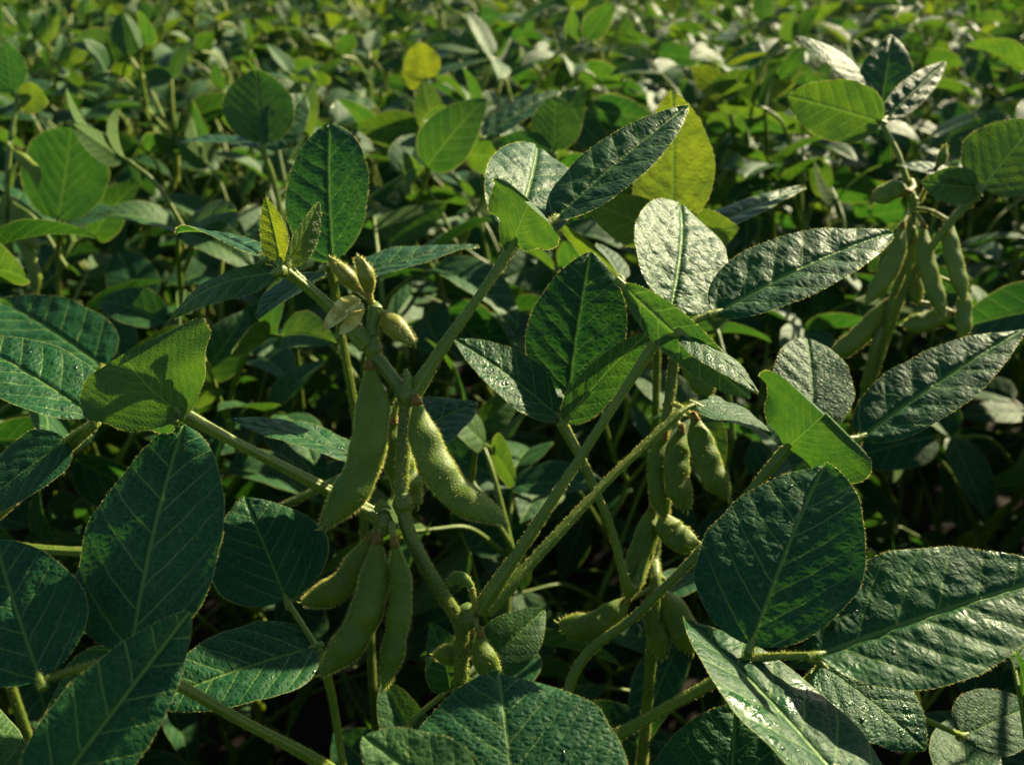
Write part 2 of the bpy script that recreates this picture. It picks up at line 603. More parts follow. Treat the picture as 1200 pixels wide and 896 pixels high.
def pod_md(pts, W, hint, seeds=3, n=44, seg=20, hair=1.0, thick=0.52, beak=True, young=False, lumps=1.0):
    path = smooth_path(pts, n)
    tan, a, b = frames(path, hint)          # a: out of the flat face, b: along the width
    t = np.linspace(0, 1, n)
    if young:
        w_ = np.sin(np.pi * np.clip(t, 0, 1) ** 0.85) ** 0.6
    else:
        w_ = np.sin(np.minimum(t / 0.36, 1) * np.pi / 2) ** 0.9 * np.sin(np.minimum((1 - t) / 0.30, 1) * np.pi / 2) ** 0.75
    bump = 0.5 + 0.5 * np.cos(2 * np.pi * (seeds * (t - 0.1) / 0.8 - 0.5))
    inside = np.clip((t - 0.04) / 0.1, 0, 1) * np.clip((0.96 - t) / 0.1, 0, 1)
    wd = W / 2 * w_ * (0.89 + 0.08 * (1 - lumps) + 0.11 * lumps * bump * inside) + 0.0004
    tk = W / 2 * thick * w_ * (0.50 + 0.36 * (1 - lumps) + 0.72 * lumps * bump * inside) + 0.0004
    th = np.linspace(0, 2 * np.pi, seg, endpoint=False)
    cs, sn = np.cos(th), np.sin(th)
    # flattened section that comes to an edge at both sutures
    wx = np.sign(cs) * np.abs(cs) ** 1.0
    tz = np.sign(sn) * np.abs(sn) ** 1.18
    V = path[:, None] + b[:, None] * (wd[:, None] * wx)[..., None] + a[:, None] * (tk[:, None] * tz)[..., None]
    i, j = np.meshgrid(np.arange(n - 1), np.arange(seg), indexing='ij')
    p = (i * seg + j).ravel()
    q = (i * seg + (j + 1) % seg).ravel()
    md = MD()
    uv = np.stack(np.broadcast_arrays(np.abs(np.sin(th))[None, :] * 0.5, t[:, None]), -1)
    md.add(V, np.stack([p, p + seg, q + seg, q], -1)[:, ::-1], uv=uv, mat=0)
    for e, sg in ((0, -1), (n - 1, 1)):
        tip = path[e] + tan[e] * 0.0004 * sg
        k = np.arange(seg)
        tr = np.stack([k, (k + 1) % seg, np.full(seg, seg)], -1)
        md.add(np.vstack([V[e], tip]), tris=tr if sg > 0 else tr[:, ::-1], mat=0)
    if beak:
        d = unit(tan[-1] + b[-1] * 0.35)
        bt = tube_md([path[-1] - tan[-1] * W * 0.05, path[-1] + d * W * 0.09, path[-1] + unit(d + b[-1] * 0.3) * W * 0.20],
                     [0.0007, 0.0005, 0.0002], 6, 6)
        md.put(bt)
    if hair:
        ln = np.linalg.norm(np.diff(path, axis=0), axis=1).sum()
        k = int(hair * ln * W * 1e6 * 4.2)
        f = rng.uniform(0, n - 1.001, k)
        i0 = f.astype(int)
        fr = (f - i0)[:, None]
        ke = int(k * 0.62)
        thh = rng.uniform(0, 2 * np.pi, k)
        thh[:ke] = np.where(rng.random(ke) < 0.5, 0, np.pi) + rng.normal(size=ke) * 0.22
        c1, s1 = np.cos(thh)[:, None], (np.sign(np.sin(thh)) * np.abs(np.sin(thh)) ** 1.18)[:, None]
        pos = path[i0] * (1 - fr) + path[i0 + 1] * fr + (b[i0] * wd[i0][:, None] * c1 + a[i0] * tk[i0][:, None] * s1) * 0.98
        nr = unit(b[i0] * c1 / wd[i0][:, None] + a[i0] * s1 / tk[i0][:, None])
        d = unit(nr + tan[i0] * 0.55 + rng.normal(size=nr.shape) * 0.35)
        hairs(md, pos, d, 0.0013, 0.00004, 1)
    return md


# ------------------------------------------------------------------ objects
def link(name, me, parent=None, loc=None, M=None):
    o = bpy.data.objects.new(name, me)
    col.objects.link(o)
    if parent is not None:
        o.parent = parent
    if M is not None:
        o.matrix_local = Matrix(M)
    elif loc is not None:
        o.location = loc
    return o


def frame_matrix(B, T, nhint):
    B, T = np.asarray(B, float), np.asarray(T, float)
    y = unit(T - B)
    z = np.asarray(nhint, float)
    z = unit(z - y * z.dot(y))
    x = np.cross(y, z)
    M = np.eye(4)
    M[:3, 0], M[:3, 1], M[:3, 2], M[:3, 3] = x, y, z, B
    return M


DEW = []          # (grid in world space, upper normal sign, amount)


class Plant:
    """a soybean plant: an Empty on the ground that parents stem, leaves and pods"""

    def __init__(s, label, gx, gy, group='soybean plants with their leaves in focus'):
        s.o = link('soybean_plant', None, loc=(gx, gy, 0))
        s.o.empty_display_size = 0.05
        s.base = np.array([gx, gy, 0.0])
        s.o['label'] = label
        s.o['category'] = 'soybean plant'
        if group:
            s.o['group'] = group
        s.k = rng.integers(0, 500)

    def stem(s, pts, r0, r1, hair=14.0, name='stem', n=60):
        p = np.asarray(pts, float) - s.base
        md = tube_md(p, [r0, (r0 + r1) / 2, r1], n, 14, 0.03, hair)
        return link(name, md.mesh(name, [M_STEM, M_HAIR]), s.o)

    def leaf(s, pts, r0, r1, leaflets, hair=10.0, dn=0.0):
        """petiole through pts, then leaflets (bx,by,bd, tx,ty,td, width_px, hint, options)"""
        org = np.asarray(pts[0], float)
        p = np.asarray(pts, float) - org
        # swollen joint at the foot and at the head of the petiole
        md = tube_md(p, [r0 * 1.35, r0 * 1.3, r0, r0, (r0 + r1) / 2, r1, r1, r1, r1 * 1.15, r1 * 1.35], 40, 25, 0.13, hair)
        end = p[-1]
        for l in leaflets:
            b = P(*l[0:3]) - org
            if np.linalg.norm(b - end) > 0.003:
                md.put(tube_md([end, end * 0.5 + b * 0.5 + np.array([0, 0, 0.0006]), b], [r1 * 0.9, r1 * 0.7, r1 * 0.8], 10, 10, 0.08, hair * 0.7))
            d = unit(P(*l[3:6]) - P(*l[0:3]))
            md.put(tube_md([b - d * 0.003, b, b + d * 0.0035], [r1 * 0.9, r1 * 0.95, r1 * 0.5], 8, 10, 0.0, hair * 0.8))
        o = link('leaf', md.mesh('petiole', [M_PET, M_HAIR]), s.o, loc=org - s.base)
        for l in leaflets:
            B, T = P(*l[0:3]), P(*l[3:6])
            kw = dict(l[8]) if len(l) > 8 else {}
            dew = kw.pop('dew', 0)
            s.k += 1
            L = np.linalg.norm(T - B)
            W = l[6] / FPX * (l[2] + l[5]) / 2
            kw.setdefault('seed', int(s.k))
            px = L / ((l[2] + l[5]) / 2) * FPX
            kw.setdefault('nt_', 90 if px > 150 else 56)
            kw.setdefault('ns', 61 if px > 150 else 39)
            lm = leaf_md(L, W, **kw)
            M = frame_matrix(B - org, T - org, H(l[7]))
            link('leaflet', lm.mesh('leaflet', [M_LEAF, M_HAIR]), o, M=M)
            if dew:
                Mw = M.copy()
                Mw[:3, 3] += org
                DEW.append((lm.grid @ Mw[:3, :3].T + Mw[:3, 3], dew))
        return o

    def pod(s, pts, wpx, hint=(0, 0, 1), seeds=3, stalk=None, calyx=True, mat=None, **kw):
        w3 = [P(*q) for q in pts]
        org = w3[0]
        W = wpx / FPX * pts[0][2]
        md = pod_md([q - org for q in w3], W, H(hint), seeds, **kw)
        d0 = unit(w3[1] - w3[0])
        if stalk is not None:
            sp = P(*stalk) - org
            md.put(tube_md([sp, sp * 0.5 - d0 * 0.002, d0 * 0.001], [0.0013, 0.0011, 0.0012], 10, 8, 0, 8), matmap=[0, 1])
        o = link('pod', md.mesh('pod', [mat or M_POD, M_HAIR]), s.o, loc=org - s.base)
        if calyx:
            c = tube_md([-d0 * 0.0012, d0 * 0.001, d0 * 0.0026], [0.0012, W * 0.10 + 0.0007, W * 0.13 + 0.0006], 10, 12, 0.16, 9)
            link('calyx', c.mesh('calyx', [M_CALYX, M_HAIR]), o)
        return o


# hints: F faces the viewer, U faces the sky, D lit side away (underside seen)
F = (0, 0.2, 1)
U = (0.15, 0.9, 0.42)
UR = (0.5, 0.75, 0.4)
BACK = (0, 0.3, -1)


def ground_of(p, dx=0.0, dy=0.0):
    return np.array([p[0] + dx, p[1] + dy, 0.0])
# ------------------------------------------------------------------ the plants in front
# --- the podded plant in the middle
ST = [(545, 900, .395), (540, 800, .385), (541, 735, .375), (524, 705, .370), (497, 660, .364), (478, 620, .361), (471, 580, .360),
      (473, 520, .360), (475, 468, .360), (458, 440, .359), (440, 416, .358), (436, 395, .358), (438, 372, .357), (441, 358, .356)]
st = [P(*q) for q in ST]
g0 = st[0] + np.array([0.012, 0.03, 0])
A = Plant('tall soybean plant with fuzzy green pods hanging from its thick kinked stem, in sharp focus', g0[0], g0[1] + .03)
A.stem([A.base, A.base * 0.5 + st[0] * 0.5 + np.array([.004, -.008, 0])] + st, .0042, .0024, 15, n=130)
# small knobs where leaves and pods leave the stem
for q, r in (((476, 462, .359), .0040), ((437, 408, .3575), .0036), ((450, 612, .360), .0036), ((548, 722, .374), .0046), ((472, 590, .360), .0040)):
    c = P(*q)
    u_ = np.array([0, 0.001, .004])
    link('stem_joint', tube_md([-u_, u_ * 0, u_], [r * .6, r, r * .6], 10, 12, 0.05, 22).mesh('stem_joint', [M_STEM, M_HAIR]), A.o, loc=c - A.base)
# bud scale in the fork
bud = P(479, 455, .357)
link('bud', tube_md([bud * 0, P(477, 443, .357) - bud, P(476, 432, .358) - bud], [.0014, .0016, .0003], 10, 10, 0.1, 14).mesh('bud', [M_PET, M_HAIR]), A.o, loc=bud - A.base)
bud = P(441, 598, .357)
link('bud', tube_md([bud * 0, P(447, 590, .357) - bud, P(458, 596, .356) - bud], [.0012, .0015, .0003], 10, 10, 0.1, 14).mesh('bud', [M_PET, M_HAIR]), A.o, loc=bud - A.base)

A.leaf([P(483, 464, .359), P(520, 405, .360), P(563, 345, .363), P(603, 285, .368)], .0021, .0016, [
    (648, 258, .378, 807, 123, .415, 88, (-.45, .35, .82), dict(fold=7, curl=8, asym=.05, blunt=-.2, tint=.03)),
    (602, 280, .370, 630, 172, .440, 108, (.42, .64, .64), dict(fold=6, curl=22, blunt=.6)),
    (604, 285, .367, 622, 236, .352, 112, (.5, .3, -.8), dict(fold=(-10, 14), curl=-44, wave=3.0, ends=(.72, .16), tint=.10)),
], hair=13)
A.leaf([P(430, 403, .357), P(392, 365, .354), P(362, 338, .350), P(336, 317, .346)], .0026, .0018, [
    (310, 303, .350, 207, 272, .405, 66, (.25, .93, .26), dict(fold=6, curl=22, wet=.4)),
    (330, 313, .346, 311, 231, .352, 38, (-.3, .1, 1), dict(fold=16, curl=-10, tint=.75, quilt=.8)),
    (336, 312, .345, 374, 236, .350, 36, (.9, .2, .55), dict(fold=26, curl=12, tint=.4, quilt=.8)),
    (326, 319, .344, 203, 372, .362, 58, (-.15, .66, .74), dict(fold=-10, curl=48, tint=.1)),
], hair=13)
A.leaf([P(449, 609, .361), P(400, 583, .356), P(330, 546, .347), P(270, 515, .339), P(213, 484, .332)], .0021, .0017, [
    (212, 482, .331, 146, 414, .322, 176, (.3, .3, -.9), dict(fold=(14, -14), curl=-46, wave=2.5, ends=(.56, .20), asym=-.17, tint=.10)),
    (200, 492, .338, 110, 470, .350, 74, (-.2, .5, -.6), dict(fold=8, curl=18, tint=.05)),
], hair=13)
A.leaf([P(560, 716, .373), P(620, 628, .374), P(690, 520, .377), P(771, 396, .382)], .0021, .0016, [
    (786, 366, .388, 797, 238, .452, 124, (.42, .62, .66), dict(fold=5, curl=24, blunt=.45, quilt=1.25)),
    (838, 367, .384, 1048, 271, .412, 108, (-.18, .72, .67), dict(fold=9, curl=16, asym=-.04, quilt=1.15)),
    (729, 333, .384, 880, 466, .366, 50, (.35, .35, -.85), dict(fold=(-8, 6), curl=-14, ends=(.6, .7), tint=.06)),
    (800, 392, .372, 888, 462, .352, 58, (.35, .75, .55), dict(fold=-8, curl=28, wet=1.0, dew=12)),
], hair=11)
A.leaf([P(570, 716, .374), P(640, 640, .385), P(720, 555, .40), P(796, 484, .415)], .0020, .0015, [
    (815, 474, .42, 905, 508, .415, 92, (.1, .93, .3), dict(fold=5, curl=20, wet=.7, dew=6)),
], hair=10)
# pods
A.pod([(433, 424, .358), (436, 490, .352), (420, 560, .348), (377, 618, .345)], 40, (.1, .1, 1), 3, stalk=(440, 412, .358), hair=1.0)
A.pod([(487, 466, .356), (500, 520, .350), (532, 575, .346), (592, 611, .343)], 38, (.25, .3, 1), 3, stalk=(478, 460, .358))
A.pod([(461, 488, .371), (464, 530, .372), (476, 565, .372), (490, 592, .372)], 34, (.3, .1, 1), 3, stalk=(470, 470, .362))
A.pod([(443, 628, .358), (437, 690, .352), (415, 745, .349), (375, 790, .347)], 36, (.2, .1, 1), 3, stalk=(452, 610, .359))
A.pod([(462, 632, .355), (470, 690, .350), (463, 750, .348), (449, 806, .348)], 30, (-.5, .1, .9), 3, stalk=(458, 612, .357))
A.pod([(436, 626, .364), (420, 660, .364), (395, 690, .363), (354, 706, .361)], 31, (.1, -.3, 1), 2, stalk=(449, 612, .361))
A.pod([(562, 738, .371), (566, 765, .369), (580, 800, .368), (596, 842, .367)], 27, (.2, .1, 1), 2, stalk=(548, 722, .372))
A.pod([(552, 742, .380), (540, 762, .384), (522, 768, .386), (508, 768, .388)], 26, (.1, .2, 1), 2, stalk=(548, 728, .376))
A.pod([(447, 366, .357), (459, 378, .354), (472, 391, .352), (486, 403, .351)], 23, (.2, .1, 1), 1, stalk=(441, 360, .357), calyx=False, thick=.75, young=True, hair=1.5, mat=M_BUD)
A.pod([(424, 341, .356), (414, 332, .355), (401, 318, .354), (386, 302, .353)], 17, (.2, .1, 1), 1, stalk=(436, 350, .357), thick=.75, young=True, hair=1.4, mat=M_BUD)
A.pod([(432, 345, .354), (431, 334, .353), (428, 320, .352), (418, 300, .351)], 18, (-.2, .1, 1), 1, stalk=(438, 354, .356), thick=.75, young=True, hair=1.4, mat=M_BUD)
A.pod([(555, 690, .366), (540, 676, .366), (528, 680, .366), (524, 686, .366)], 11, (.2, .1, 1), 1, stalk=(548, 722, .372), calyx=False, young=True)
# withered flower: crumpled petals
fm = MD()
fb = P(424, 356, .355)
for k_, (tx, ty, wd_) in enumerate(((378, 388, 30), (384, 370, 26), (398, 392, 20))):
    ft = P(tx, ty, .350 + .002 * k_)
    lm = leaf_md(np.linalg.norm(ft - fb), wd_ / FPX * .355, 24, 17, fold=(34 - 20 * k_, 28), curl=25 + 20 * k_, quilt=1.6, seed=k_ + 4, wave=5, hair=False)
    fm.put(lm, frame_matrix(fb * 0, ft - fb, H((-.3 + .4 * k_, .3, .9))))
link('flower', fm.mesh('flower', [M_DRY]), A.o, loc=fb - A.base)

# --- the plant behind it on the right, its stem hung with pods in the shade
st = [P(*q) for q in ((758, 830, .47), (768, 640, .455), (778, 520, .445), (788, 440, .44), (792, 400, .436))]
Q = Plant('shaded soybean plant with pods along its upright stem, behind two long parallel stalks', st[0][0] + .01, st[0][1] + .07)
Q.stem([Q.base] + st, .0040, .0022, 10, n=80)
Q.leaf([P(772, 585, .45), P(735, 690, .40), P(720, 640, .405), P(690, 560, .412), P(661, 500, .418)][0:1] + [P(742, 690, .43), P(715, 615, .425), P(685, 545, .42), P(661, 500, .418)], .0022, .0017, [
    (667, 458, .425, 692, 294, .455, 122, (-.30, .45, .85), dict(fold=6, curl=14)),
    (658, 490, .418, 531, 396, .43, 84, (-.05, .85, .5), dict(fold=5, curl=14, wet=.7, dew=34)),
    (661, 494, .415, 762, 388, .405, 66, (-.35, .35, -.6), dict(fold=-14, curl=16, tint=.04)),
])
OLEAF = ([P(668, 800, .425), P(750, 716, .427), P(825, 640, .427), P(921, 526, .418)], .0022, .0018, [
    (922, 524, .417, 967, 484, .398, 165, (.45, .25, -.85), dict(fold=(-10, 8), curl=-44, wave=3.0, ends=(.66, .18), tint=.05)),
    (955, 503, .432, 946, 396, .47, 92, (.05, .66, .74), dict(fold=5, curl=16, blunt=.7)),
    (1008, 513, .43, 1204, 383, .455, 94, (.05, .86, .5), dict(fold=7, curl=12, blunt=-.3)),
])
for pp in (((813, 486, .430), (822, 520, .428), (836, 556, .427), (853, 582, .426), 32, 3), ((799, 500, .434), (793, 535, .432), (795, 570, .431), (806, 598, .430), 30, 3),
           ((780, 508, .438), (772, 540, .436), (774, 580, .436), (780, 606, .436), 26, 2), ((766, 590, .445), (757, 630, .440), (745, 665, .438), (735, 703, .437), 28, 3),
           ((738, 700, .44), (715, 722, .438), (690, 735, .436), (654, 730, .435), 32, 3), ((776, 600, .44), (785, 620, .438), (800, 632, .437), (818, 634, .436), 32, 2),
           ((762, 690, .45), (766, 720, .448), (772, 745, .447), (776, 772, .446), 26, 2), ((772, 690, .45), (788, 715, .448), (800, 735, .447), (812, 765, .446), 34, 2),
           ((798, 418, .432), (812, 430, .430), (822, 445, .429), (829, 466, .428), 30, 2), ((790, 402, .436), (797, 408, .433), (806, 415, .432), (815, 420, .432), 26, 1)):
    Q.pod(pp[:4], pp[4], (.2, .1, 1), pp[5], stalk=(778, pp[0][1] - 12, .445), hair=.55, n=30, seg=16, lumps=.55)

# --- the big dark leaves low on the left
Cp = Plant('low soybean plant with one broad dark upright leaf in the lower left corner', -.16, .335)
cj = P(470, 960, .39)
Cp.stem([Cp.base, cj * .5 + Cp.base * .5, cj], .0035, .0025, 8, n=40)
Cp.leaf([cj, P(375, 893, .355), P(280, 842, .335), P(190, 790, .318), P(152, 768, .312)], .0024, .0017, [
    (153, 762, .312, 216, 496, .352, 198, (-.32, .42, .85), dict(fold=4, curl=14, blunt=.3, quilt=.7, dew=4)),
    (48, 797, .300, -6, 632, .325, 142, (-.1, .7, .7), dict(fold=6, curl=16, asym=.05)),
    (150, 774, .320, 52, 912, .335, 120, (.1, .6, .75), dict(fold=8, curl=14)),
], hair=13)
Cp.leaf([cj * .9 + Cp.base * .1, P(240, 1040, .33), P(32, 975, .268)], .0024, .0018, [
    (34, 965, .268, 223, 716, .300, 118, (.42, .60, .68), dict(fold=(10, 14), curl=10, blunt=.2, wet=.3)),
], hair=10)
Cp.leaf([cj * .8 + Cp.base * .2, P(395, 850, .44), P(372, 760, .42)], .002, .0016, [
    (370, 757, .42, 172, 826, .385, 122, (.02, .84, .54), dict(fold=5, curl=14, wet=.9, dew=37)),
    (336, 704, .43, 286, 582, .455, 136, (-.08, .82, .56), dict(fold=6, curl=14, wet=.7, dew=22)),
], hair=8)

# --- leaf blades at the bottom edge, close to the lens
G = Plant('soybean plant with a broad pebbled leaf arching up at the middle of the bottom edge', .02, .27)
gj = P(690, 1010, .30)
G.stem([G.base, gj * .6 + G.base * .4, gj], .0035, .0022, 8, n=40)
G.leaf([gj, P(650, 1010, .285), P(612, 1000, .275)], .0022, .0016, [
    (612, 1000, .275, 585, 788, .315, 262, (-.06, .74, .67), dict(fold=4, curl=26, blunt=.5, quilt=.75, dew=16)),
    (600, 1010, .275, 425, 862, .275, 120, (-.25, .8, .6), dict(fold=6, curl=30, blunt=.7, tint=.12)),
    (850, 1040, .33, 862, 826, .36, 200, (-.15, .5, .85), dict(fold=6, curl=16, blunt=.5)),
])

# --- the three lit leaves low on the right
M = Plant('soybean plant with a trio of quilted wet leaves in the lower right corner', .035, .36)
mj = P(655, 940, .395)
M.stem([M.base, mj * .6 + M.base * .4, mj], .0035, .0025, 8, n=40)
M.leaf([mj, P(705, 876, .375), P(765, 838, .36), P(838, 798, .346), P(880, 771, .34)], .0026, .0018, [
    (880, 757, .340, 966, 544, .378, 192, (-.58, .30, .78), dict(fold=6, curl=14, quilt=.9, blunt=.4, dew=9)),
    (957, 768, .333, 1248, 672, .35, 168, (.16, .74, .66), dict(fold=9, curl=12, quilt=1.3, blunt=.1, wet=.5, dew=14)),
], hair=11)
M.leaf([mj * .85 + M.base * .15, P(860, 880, .42), P(955, 790, .40)], .002, .0016, [
    (962, 778, .385, 1085, 878, .36, 130, (.05, .8, .6), dict(fold=6, curl=20, wet=1.0, dew=21)),
    (1128, 862, .44, 1212, 826, .455, 84, (-.3, .6, .7), dict(fold=6, curl=14)),
], hair=8)

M.leaf([mj * .93 + M.base * .07] + OLEAF[0], *OLEAF[1:], hair=9)
M.leaf([mj * .9 + M.base * .1, P(900, 1060, .33), P(1046, 992, .286)], .0024, .0018, [
    (1045, 986, .286, 801, 724, .356, 156, (.40, .66, .58), dict(fold=(12, 8), curl=14, blunt=.5, wet=1.0, quilt=.7, dew=46)),
], hair=10)

# --- left edge
W1 = Plant('soybean plant with a wet glossy leaf reaching in from the left edge', -.27, .42)
wj = P(-45, 640, .47)
W1.stem([W1.base, wj * .6 + W1.base * .4, wj], .0035, .0025, 8, n=40)
W1.leaf([wj, P(40, 565, .43), P(112, 495, .39)], .0022, .0016, [
    (108, 487, .385, -45, 395, .40, 118, (.10, .86, .46), dict(fold=8, curl=14, quilt=1.2, wet=.8, dew=24)),
    (78, 516, .40, -40, 610, .385, 110, (-.3, .6, .75), dict(fold=5, curl=16)),
    (122, 430, .56, 0, 352, .61, 100, (-.15, .82, .55), dict(fold=8, curl=14)),
])
W1.leaf([wj, P(200, 640, .47), P(430, 548, .455)], .002, .0016, [
    (432, 541, .455, 266, 493, .44, 88, (.06, .95, .22), dict(fold=5, curl=16, wet=.9, dew=21)),
    (446, 530, .46, 560, 470, .48, 110, (.1, .88, .46), dict(fold=6, curl=14, wet=.5, dew=9)),
])

# --- behind the hero's top: a grey-green upright leaf and its glossy neighbour
B = Plant('soybean plant with an upright dark oval leaf behind the topmost young pods', -.11, .53)
bj = P(420, 500, .52)
B.stem([B.base, bj * .6 + B.base * .4, bj], .0035, .0022, 8, n=40)
B.leaf([bj, P(405, 420, .50), P(388, 312, .475)], .002, .0016, [
    (390, 306, .472, 386, 145, .50, 110, (-.35, .30, .88), dict(fold=7, curl=12, blunt=.65)),
    (408, 326, .470, 562, 288, .50, 78, (.12, .92, .36), dict(fold=7, curl=16, wet=.5, dew=8)),
    (376, 318, .470, 300, 372, .45, 70, (-.3, .75, .5), dict(fold=7, curl=16)),
])

# --- mid distance plants one can tell apart
Rp = Plant('soybean plant with a sunlit folded leaf crown above hanging yellow-green pods on the right', .30, .68)
rj = P(1012, 470, .62)
Rp.stem([Rp.base, rj * .5 + Rp.base * .5, rj, P(1040, 370, .60), P(1062, 300, .59), P(1072, 232, .585)], .0038, .0024, 8, n=60)
Rp.leaf([P(1072, 240, .585), P(1062, 210, .585), P(1052, 180, .585), P(1036, 150, .585)], .0018, .0015, [
    (1033, 143, .583, 921, 112, .57, 72, (.5, .3, -.8), dict(fold=-8, curl=18, blunt=.4, tint=.14)),
    (1036, 140, .587, 1109, 72, .62, 34, (.42, .62, .66), dict(fold=8, curl=10)),
    (1030, 138, .60, 1046, 40, .63, 60, (-.3, .2, .9), dict(fold=8, curl=14)),
    (1020, 102, .61, 930, 42, .62, 58, (.35, .65, .65), dict(fold=-8, curl=34)),
], hair=8)
Rp.leaf([P(1015, 455, .62), P(1060, 340, .585), P(1110, 265, .565), P(1147, 226, .555)], .0030, .0020, [
    (1146, 218, .556, 1050, 194, .575, 62, (.42, .68, .6), dict(fold=5, curl=26, quilt=1.2)),
    (1148, 220, .554, 1078, 214, .545, 44, (-.1, .1, -1), dict(fold=-8, curl=18, tint=.1)),
    (1149, 222, .553, 1216, 140, .56, 98, (.5, .3, -.8), dict(fold=-6, curl=12, tint=.14)),
], hair=8)
for pp in (((1058, 262, .575), (1052, 292, .572), (1040, 320, .571), (1014, 356, .570), 22, 3), ((1082, 262, .575), (1084, 298, .572), (1092, 330, .571), (1106, 372, .570), 24, 3),
           ((1114, 258, .570), (1114, 285, .568), (1120, 312, .567), (1130, 352, .566), 23, 3), ((1128, 335, .575), (1130, 360, .575), (1129, 380, .575), (1127, 398, .575), 20, 2),
           ((1120, 366, .585), (1100, 372, .585), (1080, 378, .585), (1058, 382, .585), 22, 2), ((1040, 352, .60), (1022, 378, .60), (1000, 400, .60), (972, 418, .60), 24, 3),
           ((1066, 225, .57), (1050, 222, .57), (1036, 228, .57), (1024, 236, .57), 22, 2), ((1050, 270, .59), (1040, 300, .59), (1035, 330, .59), (1032, 350, .59), 18, 2),
           ((1074, 280, .585), (1070, 305, .585), (1072, 335, .585), (1078, 358, .585), 20, 2)):
    Rp.pod(pp[:4], pp[4], (.2, .1, 1), pp[5], stalk=(1068, pp[0][1] - 14, .585), hair=.25, mat=M_POD_SUN, lumps=.45, n=26, seg=12)
Rp.pod([(1098, 195, .565), (1104, 185, .565), (1106, 178, .565), (1108, 170, .565)], 11, seeds=1, stalk=(1078, 236, .58), hair=.4, n=14, seg=10, young=True)

T = Plant('soybean plant raising one flat squarish backlit leaf above its neighbours on the left', -.40, .90)
tj = P(72, 420, .82)
T.stem([T.base, tj * .5 + T.base * .5, tj], .0035, .0025, 0, n=30)
T.leaf([tj, P(69, 335, .80), P(68, 266, .78)], .0022, .0017, [
    (68, 258, .78, 84, 150, .775, 126, (.3, .2, -.9), dict(fold=-3, curl=8, blunt=1.3, tint=.02)),
    (62, 264, .785, -12, 212, .80, 40, (.6, .75, .25), dict(fold=8, curl=14)),
    (74, 264, .78, 150, 250, .80, 62, (.2, .85, .45), dict(fold=8, curl=30)),
], hair=5)
Uo = Plant('soybean plant with a round dark upright leaf over a pale glossy one', -.20, .80)
uj = P(335, 290, .74)
Uo.stem([Uo.base, uj * .5 + Uo.base * .5, uj], .0035, .0022, 0, n=30)
Uo.leaf([uj, P(322, 215, .72), P(307, 174, .71)], .0022, .0017, [
    (306, 168, .71, 300, 82, .715, 82, (-.3, .05, -1), dict(fold=-5, curl=8, blunt=.7, tint=.03)),
    (304, 174, .71, 212, 166, .73, 74, (.28, .86, .42), dict(fold=6, curl=20, quilt=1.2)),
    (311, 172, .71, 358, 110, .74, 52, (.5, .5, .7), dict(fold=14, curl=10)),
], hair=5)
V = Plant('soybean plant with a glowing yellow-green leaf behind the highest pointed leaf', .13, .60)
vj = P(770, 400, .56)
V.stem([V.base, vj * .5 + V.base * .5, vj], .0035, .0022, 6, n=30)
V.leaf([vj, P(778, 330, .54), P(785, 272, .525)], .0022, .0017, [
    (788, 268, .525, 788, 106, .535, 104, (.5, .3, -.8), dict(fold=-5, curl=8, blunt=.0, tint=.52)),
    (782, 276, .525, 686, 236, .51, 62, (.45, .25, -.85), dict(fold=-7, curl=22, tint=.25)),
    (792, 276, .525, 866, 268, .52, 56, (.45, .25, -.85), dict(fold=-7, curl=22, tint=.3)),
    (796, 286, .535, 945, 218, .60, 46, (.1, .93, .35), dict(fold=10, curl=8)),
], hair=6)
V.leaf([vj, P(750, 370, .54), P(725, 332, .53)], .002, .0016, [
    (724, 330, .53, 655, 262, .52, 44, (.5, .75, -.3), dict(fold=-12, curl=24, tint=.25)),
    (728, 326, .53, 700, 285, .55, 40, (.4, .8, .4), dict(fold=6, curl=20)),
], hair=6)
Y = Plant('soybean plant tipped with a bright yellow young leaf on a pale podded stem', -.135, 1.06)
yj = P(482, 260, .98)
Y.stem([Y.base, yj * .5 + Y.base * .5, yj, P(478, 170, .98), P(492, 110, .98)], .0036, .0020, 0, n=40)
Y.leaf([P(478, 175, .98), P(486, 130, .98), P(497, 98, .98)], .0018, .0015, [
    (498, 95, .98, 490, 50, .975, 44, (.05, .0, -1), dict(fold=-5, curl=8, blunt=.5, tint=1.0)),
    (500, 93, .98, 576, 70, 1.0, 30, (.1, .92, .4), dict(fold=7, curl=14)),
    (496, 96, .98, 470, 84, .99, 26, (.1, .0, -1), dict(fold=7, curl=14, tint=.7)),
], hair=0)
for pp in (((478, 205, .975), (466, 225, .973), (456, 240, .972), (448, 262, .972), 13, 3), ((480, 165, .975), (488, 182, .973), (492, 195, .972), (490, 212, .972), 11, 2),
           ((480, 180, .975), (470, 168, .973), (452, 152, .972), (440, 140, .972), 9, 2), ((477, 215, .975), (482, 240, .973), (484, 255, .972), (486, 270, .972), 12, 3)):
    Y.pod(pp[:4], pp[4], (.2, .1, 1), pp[5], stalk=(480, pp[0][1] - 6, .978), hair=0, mat=M_POD_SUN, n=18, seg=10, calyx=False)
X1 = Plant('soybean plant with a long blue-green leaf sloping beside a round backlit one', .06, .86)
xj = P(650, 290, .82)
X1.stem([X1.base, xj * .5 + X1.base * .5, xj], .0035, .0022, 0, n=30)
X1.leaf([xj, P(652, 230, .80), P(650, 180, .79)], .002, .0016, [
    (650, 176, .79, 652, 112, .79, 58, (-.1, .0, -1), dict(fold=-5, curl=8, blunt=.6, tint=.06)),
    (566, 162, .79, 658, 106, .83, 42, (.3, .9, .35), dict(fold=8, curl=14)),
    (646, 182, .79, 575, 168, .78, 46, (.0, .1, -1), dict(fold=-7, curl=16)),
], hair=0)
X2 = Plant('soybean plant whose grey-green oval leaf stands beside small yellow leaflets, right of the glowing leaf', .25, 1.08)
